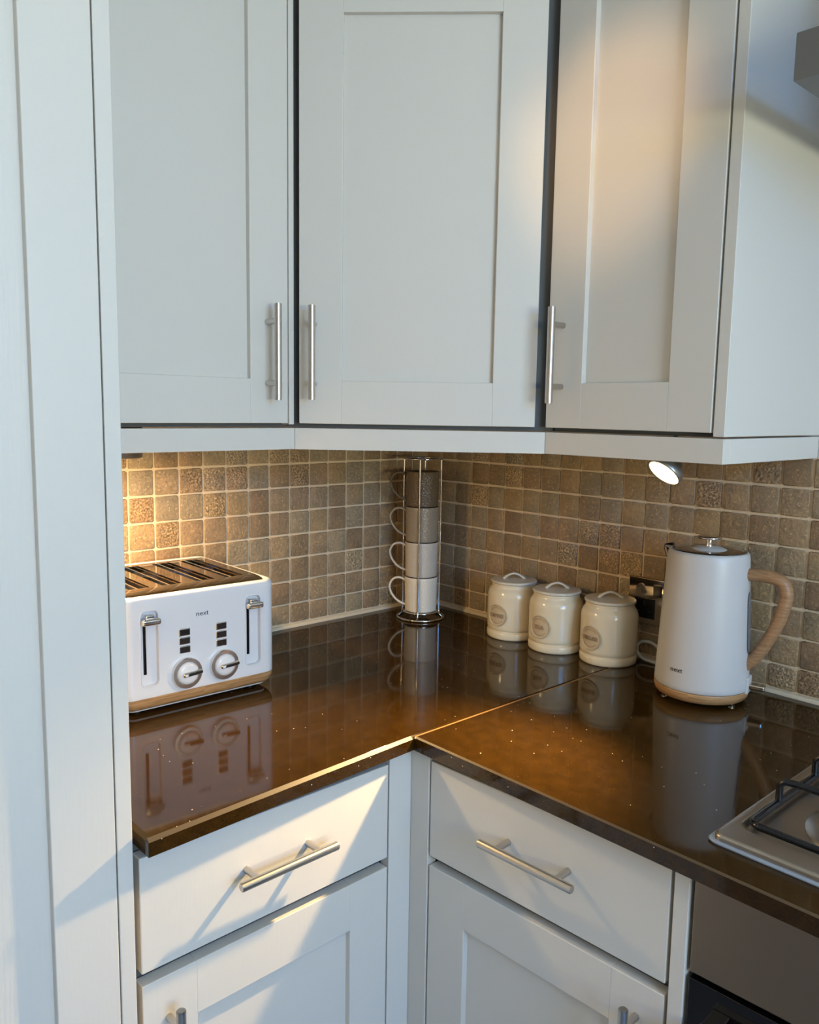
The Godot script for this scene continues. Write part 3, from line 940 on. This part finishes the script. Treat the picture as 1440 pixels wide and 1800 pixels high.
func kettle():
	var at := Vector3(-0.1055, 0.910, 0.784)
	# local +x is where the handle points
	var az := deg_to_rad(77)   # camera right is (0.737, 0, 0.676)
	var t := thing("kettle", "tall white cordless kettle with curved wooden handle and wooden base ring", "kettle", at, -az)
	var m := Mb.new()
	m.lathe([[[0.0, 0.0225], [0.0742, 0.0225]], [[0.0742, 0.0225], [0.0752, 0.0240], [0.0750, 0.030], [0.0722, 0.085], [0.0690, 0.15], [0.0655, 0.215], [0.0643, 0.236], [0.0634, 0.2420], [0.0615, 0.2455], [0.0588, 0.2465], [0.0575, 0.2455], [0.0572, 0.240]]], 72)
	var body := part("body", m.done(), M.kettle, t)
	m = Mb.new()
	m.lathe([[[0.0, 0.0045], [0.066, 0.0045], [0.0705, 0.0060], [0.0738, 0.0100], [0.0752, 0.0160], [0.0752, 0.0200], [0.0745, 0.0218]], [[0.0745, 0.0218], [0.0, 0.0218]]], 64)
	var wb := part("base_ring", m.done(), M.oak, t)
	wb.set_meta("label", "pale wood base ring")
	for a in [0.4, 2.5, 4.6]:
		m = Mb.new()
		m.lathe([[[0.0055, 0.0], [0.006, 0.001], [0.006, 0.006]], [[0.0, 0.0], [0.0055, 0.0]]], 16, Transform3D(Basis.IDENTITY, Vector3(cos(a) * 0.060, 0, sin(a) * 0.060)))
		part("foot", m.done(), M.chrome, t)
	# lid: dark polished ring, white dome, chrome knob
	m = Mb.new()
	m.lathe([[[0.0573, 0.2425], [0.0570, 0.2462], [0.0560, 0.2470], [0.040, 0.2472], [0.0285, 0.2474]]], 64)
	var lid := part("lid", m.done(), M.lid_metal, t)
	m = Mb.new()
	m.lathe([[[0.0285, 0.2472], [0.0270, 0.2485], [0.020, 0.2510], [0.010, 0.2525], [0.0, 0.2530]]], 48)
	part("dome", m.done(), M.kettle, lid)
	m = Mb.new()
	m.lathe([[[0.0058, 0.2515], [0.0050, 0.2560], [0.0062, 0.2640]], [[0.0062, 0.2640], [0.0180, 0.2645], [0.0196, 0.2658], [0.0196, 0.2675], [0.0180, 0.2688], [0.0, 0.2692]]], 40)
	part("knob", m.done(), M.chrome, lid)
	# spout lip, opposite the handle
	m = Mb.new()
	m.tube([Vector3(-0.0590, 0.2440, 0.0), Vector3(-0.0665, 0.2450, 0.0), Vector3(-0.0735, 0.2462, 0.0)], [0.0085, 0.0060, 0.0016], 16, false, true)
	m.tube([Vector3(-0.0705, 0.2440, 0.0), Vector3(-0.0672, 0.232, 0.0), Vector3(-0.0650, 0.222, 0.0)], [0.0042, 0.0036, 0.001], 14, false, true)
	part("spout", m.done(), M.lid_metal, t)
	# handle
	var c := Curve3D.new()
	var hp := [[0.058, 0.2115], [0.082, 0.2135], [0.110, 0.2120], [0.1265, 0.2065], [0.1345, 0.194], [0.1345, 0.177], [0.1285, 0.152], [0.1185, 0.128], [0.1040, 0.103], [0.0880, 0.080], [0.0745, 0.0655], [0.0685, 0.060]]
	var pts := []
	var rad := []
	for i in hp.size():
		var p := Vector3(0.058 + (hp[i][0] - 0.058) * 0.83, hp[i][1], 0)
		var pv := Vector3(0.058 + (hp[maxi(i - 1, 0)][0] - 0.058) * 0.83, hp[maxi(i - 1, 0)][1], 0)
		var nx := Vector3(0.058 + (hp[mini(i + 1, hp.size() - 1)][0] - 0.058) * 0.83, hp[mini(i + 1, hp.size() - 1)][1], 0)
		c.add_point(p, (pv - nx) / 6.0, (nx - pv) / 6.0)
	var L := c.get_baked_length()
	for i in 49:
		var s := i / 48.0
		pts.append(c.sample_baked(L * s, true))
		rad.append(lerpf(0.0105, 0.0098, s) if s < 0.9 else lerpf(0.0098, 0.0085, (s - 0.9) * 10))
	m = Mb.new()
	m.tube(pts, rad, 20, false, true, 1.12, Vector3(0, 0, 1))
	var h := part("handle", m.done(), M.oak_handle, t)
	h.set_meta("label", "curved pale wood handle")
	# water gauge under the handle
	m = Mb.new()
	for i in 24:
		for k in 6:
			var q := []
			for e in [[i, k], [i + 1, k], [i + 1, k + 1], [i, k + 1]]:
				var v: float = e[0] / 24.0
				var y := lerpf(0.082, 0.186, v)
				var w := 0.0105 * sqrt(maxf(0.0, 1.0 - pow(absf(v * 2 - 1), 8.0)))
				var an: float = (e[1] / 6.0 * 2 - 1) * w / 0.07
				var r := lerpf(0.0750, 0.0655, (y - 0.03) / 0.185) + 0.0016
				q.append([Vector3(cos(an) * r, y, sin(an) * r), Vector3(cos(an), 0.05, sin(an)).normalized()])
			m.quad(q[0][0], q[1][0], q[2][0], q[3][0], q[0][1], q[1][1], q[2][1], q[3][1])
	part("water_gauge", m.done(), M.gauge, t)
	# switch
	m = Mb.new()
	m.box(Vector3(0.066, 0.018, -0.014), Vector3(0.0775, 0.046, 0.014), 0.003, 2)
	var sw := part("switch_housing", m.done(), M.kettle, t)
	m = Mb.new()
	m.box(Vector3(0.074, 0.0260, -0.0085), Vector3(0.101, 0.0350, 0.0085), 0.0028, 2)
	part("switch", m.done(), M.chrome, sw)
	var lt := part("lettering", letters("next", 0.0062, 0.0005, 0.0740, 0.0215), M.dark_print, t, Vector3(0, 0.0555, 0))
	lt.rotation.y = az - deg_to_rad(94)   # letters stand out along +z
	# its cord, lying behind
	m = Mb.new()
	var cp := Curve3D.new()
	var cpts := [Vector3(-0.030, 0.9145, 0.715), Vector3(-0.018, 0.935, 0.665), Vector3(-0.012, 0.947, 0.634), Vector3(-0.012, 0.944, 0.611), Vector3(-0.014, 0.930, 0.604), Vector3(-0.018, 0.918, 0.615), Vector3(-0.022, 0.9145, 0.640), Vector3(-0.020, 0.9145, 0.72), Vector3(-0.024, 0.9145, 0.775)]
	for i in cpts.size():
		var d: Vector3 = (cpts[mini(i + 1, cpts.size() - 1)] - cpts[maxi(i - 1, 0)]) / 6.0
		cp.add_point(cpts[i], -d, d)
	var cl := cp.get_baked_length()
	var line := []
	for i in 81: line.append(cp.sample_baked(cl * i / 80.0, true))
	m.tube(line, 0.0032, 10)
	var cord := part("power_cord", m.done(), M.plastic, self)
	tag(cord, "white power cord looped on the worktop behind the kettle", "cord")

# ------------------------------------------------------------------ pots and mugs
func canisters():
	var C := Vector3(-1.3661, 0, 1.4278)
	for e in [["coffee", Vector3(-0.0735, 0.910, 0.344), 37.0, "COFFEE", 0.0335, "cream stoneware canister embossed COFFEE, nearest the mug rack"], ["tea", Vector3(-0.0775, 0.910, 0.4583), 35.0, "TEA", 0.0215, "cream stoneware canister embossed TEA, in the middle of the row"], ["sugar", Vector3(-0.0645, 0.910, 0.5735), 38.0, "SUGAR", 0.0335, "cream stoneware canister embossed SUGAR, next to the kettle"]]:
		var at: Vector3 = e[1]
		var view := C - at
		var t := thing("canister", e[5], "canister", at, atan2(view.x, view.z), "stoneware canisters")
		var m := Mb.new()
		m.lathe([[[0.0, 0.0], [0.050, 0.0], [0.0525, 0.0018], [0.0535, 0.005], [0.0535, 0.0130], [0.0528, 0.0152], [0.0512, 0.0163]], [[0.0512, 0.0163], [0.0492, 0.0172], [0.0492, 0.0188], [0.0515, 0.0196]], [[0.0515, 0.0196], [0.0526, 0.0212], [0.0531, 0.026], [0.0532, 0.05], [0.0532, 0.086], [0.0528, 0.0920], [0.0514, 0.0975], [0.0492, 0.1020], [0.0468, 0.1052], [0.0455, 0.1075], [0.0452, 0.1100], [0.0456, 0.1125], [0.0450, 0.1140], [0.040, 0.1140]]], 64)
		part("body", m.done(), M.cream, t)
		m = Mb.new()
		m.lathe([[[0.040, 0.1142], [0.0468, 0.1146], [0.0480, 0.1160], [0.0480, 0.1185], [0.0468, 0.1200], [0.0440, 0.1204], [0.041, 0.1205], [0.030, 0.1215], [0.0, 0.1225]]], 64)
		var lid := part("lid", m.done(), M.cream_lid, t)
		m = Mb.new()
		var arch := []
		var ar := []
		for k in 17:
			var u := -1.0 + k / 8.0
			arch.append(Vector3(u * 0.022, 0.1215 + 0.0105 * (1.0 - u * u) - 0.001 * absf(u), -u * 0.004))
			ar.append(0.0024 + 0.0014 * pow(absf(u), 3.0))
		m.tube(arch, ar, 12, false, true, 1.7, Vector3(0, 0, 1))
		part("lid_handle", m.done(), M.cream_lid, lid)
		# round badge on the belly, bent to it
		var R := 0.0531
		var bd := Mb.new()
		var rings := [[0.0, 0.0016], [0.0150, 0.0016], [0.0190, 0.0014], [0.0203, 0.0010], [0.0209, 0.0030], [0.0218, 0.0036], [0.0226, 0.0026], [0.0230, -0.0004]]
		for i in rings.size() - 1:
			for k in 48:
				var q := []
				for f in [[i, k], [i, k + 1], [i + 1, k + 1], [i + 1, k]]:
					var an: float = TAU * f[1] / 48
					var rr: float = rings[f[0]][0]
					var u := rr * cos(an)
					var a := u / R
					var rad: float = R + rings[f[0]][1]
					var sl: float = (rings[mini(f[0] + 1, 7)][1] - rings[maxi(f[0] - 1, 0)][1]) / maxf(rings[mini(f[0] + 1, 7)][0] - rings[maxi(f[0] - 1, 0)][0], 1e-4)
					var nn := Vector3(-sl * cos(an), -sl * sin(an), 1).normalized().rotated(Vector3.UP, a)
					q.append([Vector3(sin(a) * rad, rr * sin(an), cos(a) * rad), nn])
				bd.quad(q[0][0], q[1][0], q[2][0], q[3][0], q[0][1], q[1][1], q[2][1], q[3][1])
		var badge := part("badge", bd.done(), M.biscuit, t, Vector3(0, 0.0515, 0))
		badge.rotation.y = -deg_to_rad(e[2])
		part("lettering", letters(e[3], 0.0080, 0.0020, R + 0.0013, e[4], "Droid Sans", 700), M.biscuit_shade, badge)
		# short raised strokes running round inside the rim
		var orn := Mb.new()
		for s in [-1.0, 1.0]:
			for k in 9:
				var an: float = s * PI / 2 + (k - 4) * 0.21
				var u := 0.0165 * cos(an)
				var a := u / R
				orn.box(Vector3(-0.0009, -0.0011, 0), Vector3(0.0009, 0.0011, 0.0010), 0.0003, 1, Transform3D(Basis(Vector3.UP, a) * Basis(Vector3.BACK, an - PI / 2), Vector3(sin(a) * (R + 0.0013), 0.0165 * sin(an), cos(a) * (R + 0.0013))))
		part("raised_strokes", orn.done(), M.biscuit_shade, badge)

func mug_rack():
	var at := Vector3(-0.1215, 0.910, 0.1125)
	var view := Vector3(-1.3661, 0, 1.4278) - at
	var turn := atan2(view.x, view.z)       # local +z towards the camera, +x to its right
	var t := thing("mug_rack", "slim chrome wire rack holding a column of four mugs in the corner", "mug rack", at, turn)
	var m := Mb.new()
	var ring := []
	for k in 40: ring.append(Vector3(cos(TAU * k / 40) * 0.052, 0.0028, sin(TAU * k / 40) * 0.052))
	m.tube(ring, 0.0026, 8, true)
	part("base_ring", m.done(), M.chrome, t)
	m = Mb.new()
	ring = []
	for k in 40: ring.append(Vector3(cos(TAU * k / 40) * 0.0375, 0.0150, sin(TAU * k / 40) * 0.0375))
	m.tube(ring, 0.0024, 8, true)
	m.bar(Vector3(-0.0375, 0.0150, 0), Vector3(0.0375, 0.0150, 0), 0.0018, 8)
	m.bar(Vector3(0, 0.0150, -0.0375), Vector3(0, 0.0150, 0.0375), 0.0018, 8)
	part("seat_ring", m.done(), M.chrome, t)
	m = Mb.new()
	ring = []
	for k in 40: ring.append(Vector3(cos(TAU * k / 40) * 0.0415, 0.3600, sin(TAU * k / 40) * 0.0415))
	m.tube(ring, 0.0022, 8, true)
	part("top_ring", m.done(), M.chrome, t)
	for k in 4:
		var a := PI / 2 + deg_to_rad(8) + TAU * k / 4
		var d := Vector3(cos(a), 0, sin(a))
		m = Mb.new()
		m.tube([d * 0.0415 + Vector3(0, 0.360, 0), d * 0.0418 + Vector3(0, 0.24, 0), d * 0.0418 + Vector3(0, 0.12, 0), d * 0.0412 + Vector3(0, 0.022, 0), d * 0.0425 + Vector3(0, 0.010, 0), d * 0.048 + Vector3(0, 0.0045, 0), d * 0.052 + Vector3(0, 0.0030, 0)], 0.0018, 8)
		part("upright_wire", m.done(), M.chrome, t)
	var looks := [[Color8(226, 216, 200), "off-white speckled mug at the bottom of the wire rack"], [Color8(198, 188, 174), "light grey speckled mug second from the bottom of the wire rack"], [Color8(152, 138, 118), "taupe speckled mug second from the top of the wire rack"], [Color8(104, 88, 68), "dark brown speckled mug at the top of the wire rack"]]
	var g0: Node3D
	for k in 4:
		var mm := mat(looks[k][0], 0.14)
		tri_map(mm, speckled(20 + k, 700, Color(0.72, 0.68, 0.62)), Vector3(14, 14, 14), false, M.hammer, 0.5 if k < 3 else 1.1)
		var mug := thing("mug", looks[k][1], "mug", at + Vector3(0, 0.0176 + 0.0790 * k, 0), turn, "mugs stacked in the wire rack")
		m = Mb.new()
		m.lathe([[[0.0, 0.0], [0.0340, 0.0], [0.0352, 0.0012], [0.0356, 0.004], [0.0372, 0.072], [0.0374, 0.0760], [0.0368, 0.0776], [0.0356, 0.0776], [0.0350, 0.074], [0.0335, 0.012], [0.0300, 0.0085], [0.0, 0.0080]]], 48)
		part("body", m.done(), mm, mug)
		m = Mb.new()
		var hp := []
		var c := Curve3D.new()
		var pl := [[0.0355, 0.0675], [0.048, 0.0735], [0.062, 0.0705], [0.0705, 0.0575], [0.0690, 0.0430], [0.0610, 0.0290], [0.0490, 0.0180], [0.0340, 0.0115]]
		for i in pl.size():
			var p0 := Vector2(pl[maxi(i - 1, 0)][0], pl[maxi(i - 1, 0)][1])
			var p1 := Vector2(pl[mini(i + 1, 7)][0], pl[mini(i + 1, 7)][1])
			var dd := Vector3(-(p1.x - p0.x), p1.y - p0.y, 0) / 6.0
			c.add_point(Vector3(-pl[i][0], pl[i][1], 0), -dd, dd)
		for i in 25: hp.append(c.sample_baked(c.get_baked_length() * i / 24.0, true))
		m.tube(hp, 0.0027, 10, false, true, 1.9, Vector3(0, 0, 1))
		part("handle", m.done(), mm, mug)

func socket():
	var t := thing("wall_socket", "polished chrome double wall socket on the tiles behind the kettle", "socket", Vector3(-0.0035, 1.0245, 0.6515))
	part("plate", boxm(Vector3(-0.0075, -0.0445, -0.0735), Vector3(0.0005, 0.0445, 0.0735), 0.0022), M.mirror, t)
	for s in [-0.037, 0.037]:
		var o := part("outlet", boxm(Vector3(-0.0090, -0.0330, s - 0.0215), Vector3(-0.0060, 0.0060, s + 0.0215), 0.0010), M.black, t)
		for h in [[0.0, -0.0035, 0.0022, 0.0040], [-0.011, -0.0200, 0.0035, 0.0020], [0.011, -0.0200, 0.0035, 0.0020]]:
			part("pin_hole", boxm(Vector3(-0.0094, h[1] - h[3], s + h[0] - h[2]), Vector3(-0.0088, h[1] + h[3], s + h[0] + h[2]), 0.0003), M.gap, o)
	for s in [-0.0115, 0.0115]:
		part("rocker_switch", boxm(Vector3(-0.0105, 0.012, s - 0.008), Vector3(-0.0060, 0.034, s + 0.008), 0.0012), M.black, t)

func lamps():
	# left: a round downlight under the wall cabinet, facing down
	var a: Vector3 = LAMP_AT[0]
	var t := thing("cabinet_light", "small round grey downlight under the wall cabinet above the toaster", "light", a, 0, "under-cabinet lights")
	var m := Mb.new()
	m.lathe([[[0.028, 0.0028], [0.030, 0.0], [0.034, 0.0], [0.0355, 0.0012], [0.0355, 0.0470], [0.0, 0.0470]]], 40)
	part("housing", m.done(), M.lamp_body, t)
	m = Mb.new()
	m.lathe([[[0.0, 0.0024], [0.0285, 0.0024]]], 32)
	part("lens", m.done(), M.lens, t)
	area(a + Vector3(0, -0.002, 0), Vector3.DOWN, Vector2(0.045, 0.045), 0.43, LAMP_COLOR, "cabinet_light_glow")
	# right: the same light hanging loose, its face turned out into the room
	a = LAMP_AT[1]
	t = thing("cabinet_light", "small round lit lamp hanging tilted under the right wall cabinet", "light", a, 0, "under-cabinet lights")
	var up := -TILT_FACE.normalized()
	var sx := up.cross(Vector3.BACK).normalized()
	var bs := Basis(sx, up, sx.cross(up).normalized())
	m = Mb.new()
	m.lathe([[[0.0240, 0.0024], [0.0245, 0.0], [0.0258, 0.0], [0.0264, 0.0012], [0.0260, 0.010], [0.015, 0.024], [0.0, 0.026]]], 40, Transform3D(bs, Vector3.ZERO))
	m.bar(up * 0.02, Vector3(0.03, 0.056, 0.0), 0.003)
	part("housing", m.done(), M.lamp_body, t)
	m = Mb.new()
	m.lathe([[[0.0, 0.0012], [0.0242, 0.0012]]], 32, Transform3D(bs, Vector3.ZERO))
	part("lens", m.done(), M.lens, t)
	var sp := SpotLight3D.new()
	sp.name = "cabinet_light_tilted_glow"
	sp.spot_angle = 36.0
	sp.spot_angle_attenuation = 1.0
	sp.spot_attenuation = 2.0
	sp.spot_range = 8.0
	sp.light_energy = 1.4
	sp.light_size = 0.016
	sp.light_color = LAMP_COLOR
	sp.shadow_enabled = true
	add_child(sp)
	sp.look_at_from_position(a - up * 0.017, a - up, Vector3.BACK)
	# unseen spotlight added to throw the warm streak, in place of the toaster's reflection
	a = Vector3(-1.28, 2.318, 1.02)
	var aim := (Vector3(-0.32, 1.775, 0.700) - a).normalized()
	var cs := Basis.looking_at(aim, Vector3.UP) * Basis(Vector3.RIGHT, -PI / 2)   # local +y looks along the beam
	t = thing("added_spotlight", "added ceiling spotlight standing in for reflected light on the right wall cabinet", "light", a)
	m = Mb.new()
	m.lathe([[[0.0, -0.050], [0.024, -0.048], [0.028, -0.040], [0.030, 0.018], [0.029, 0.020], [0.027, 0.018], [0.0262, 0.010]]], 32, Transform3D(cs, Vector3.ZERO))
	m.bar(Vector3(0, 0.0, 0), Vector3(0, 0.074, 0), 0.006)
	m.lathe([[[0.034, 0.074], [0.036, 0.076], [0.036, 0.082], [0.0, 0.082]], [[0.0, 0.074], [0.034, 0.074]]], 32)
	part("housing", m.done(), M.lamp_body, t)
	m = Mb.new()
	m.lathe([[[0.0, 0.012], [0.0262, 0.012]]], 28, Transform3D(cs, Vector3.ZERO))
	part("lens", m.done(), M.lens, t)
	var sq := SpotLight3D.new()
	sq.name = "added_spotlight_glow"
	sq.spot_angle = 9.5
	sq.spot_angle_attenuation = 1.0
	sq.spot_attenuation = 2.0
	sq.spot_range = 8.0
	sq.light_energy = 0.8
	sq.light_size = 0.02
	sq.light_color = Color(1.0, 0.80, 0.56)
	sq.shadow_enabled = true
	add_child(sq)
	sq.look_at_from_position(a + aim * 0.03, a + aim, Vector3.UP)
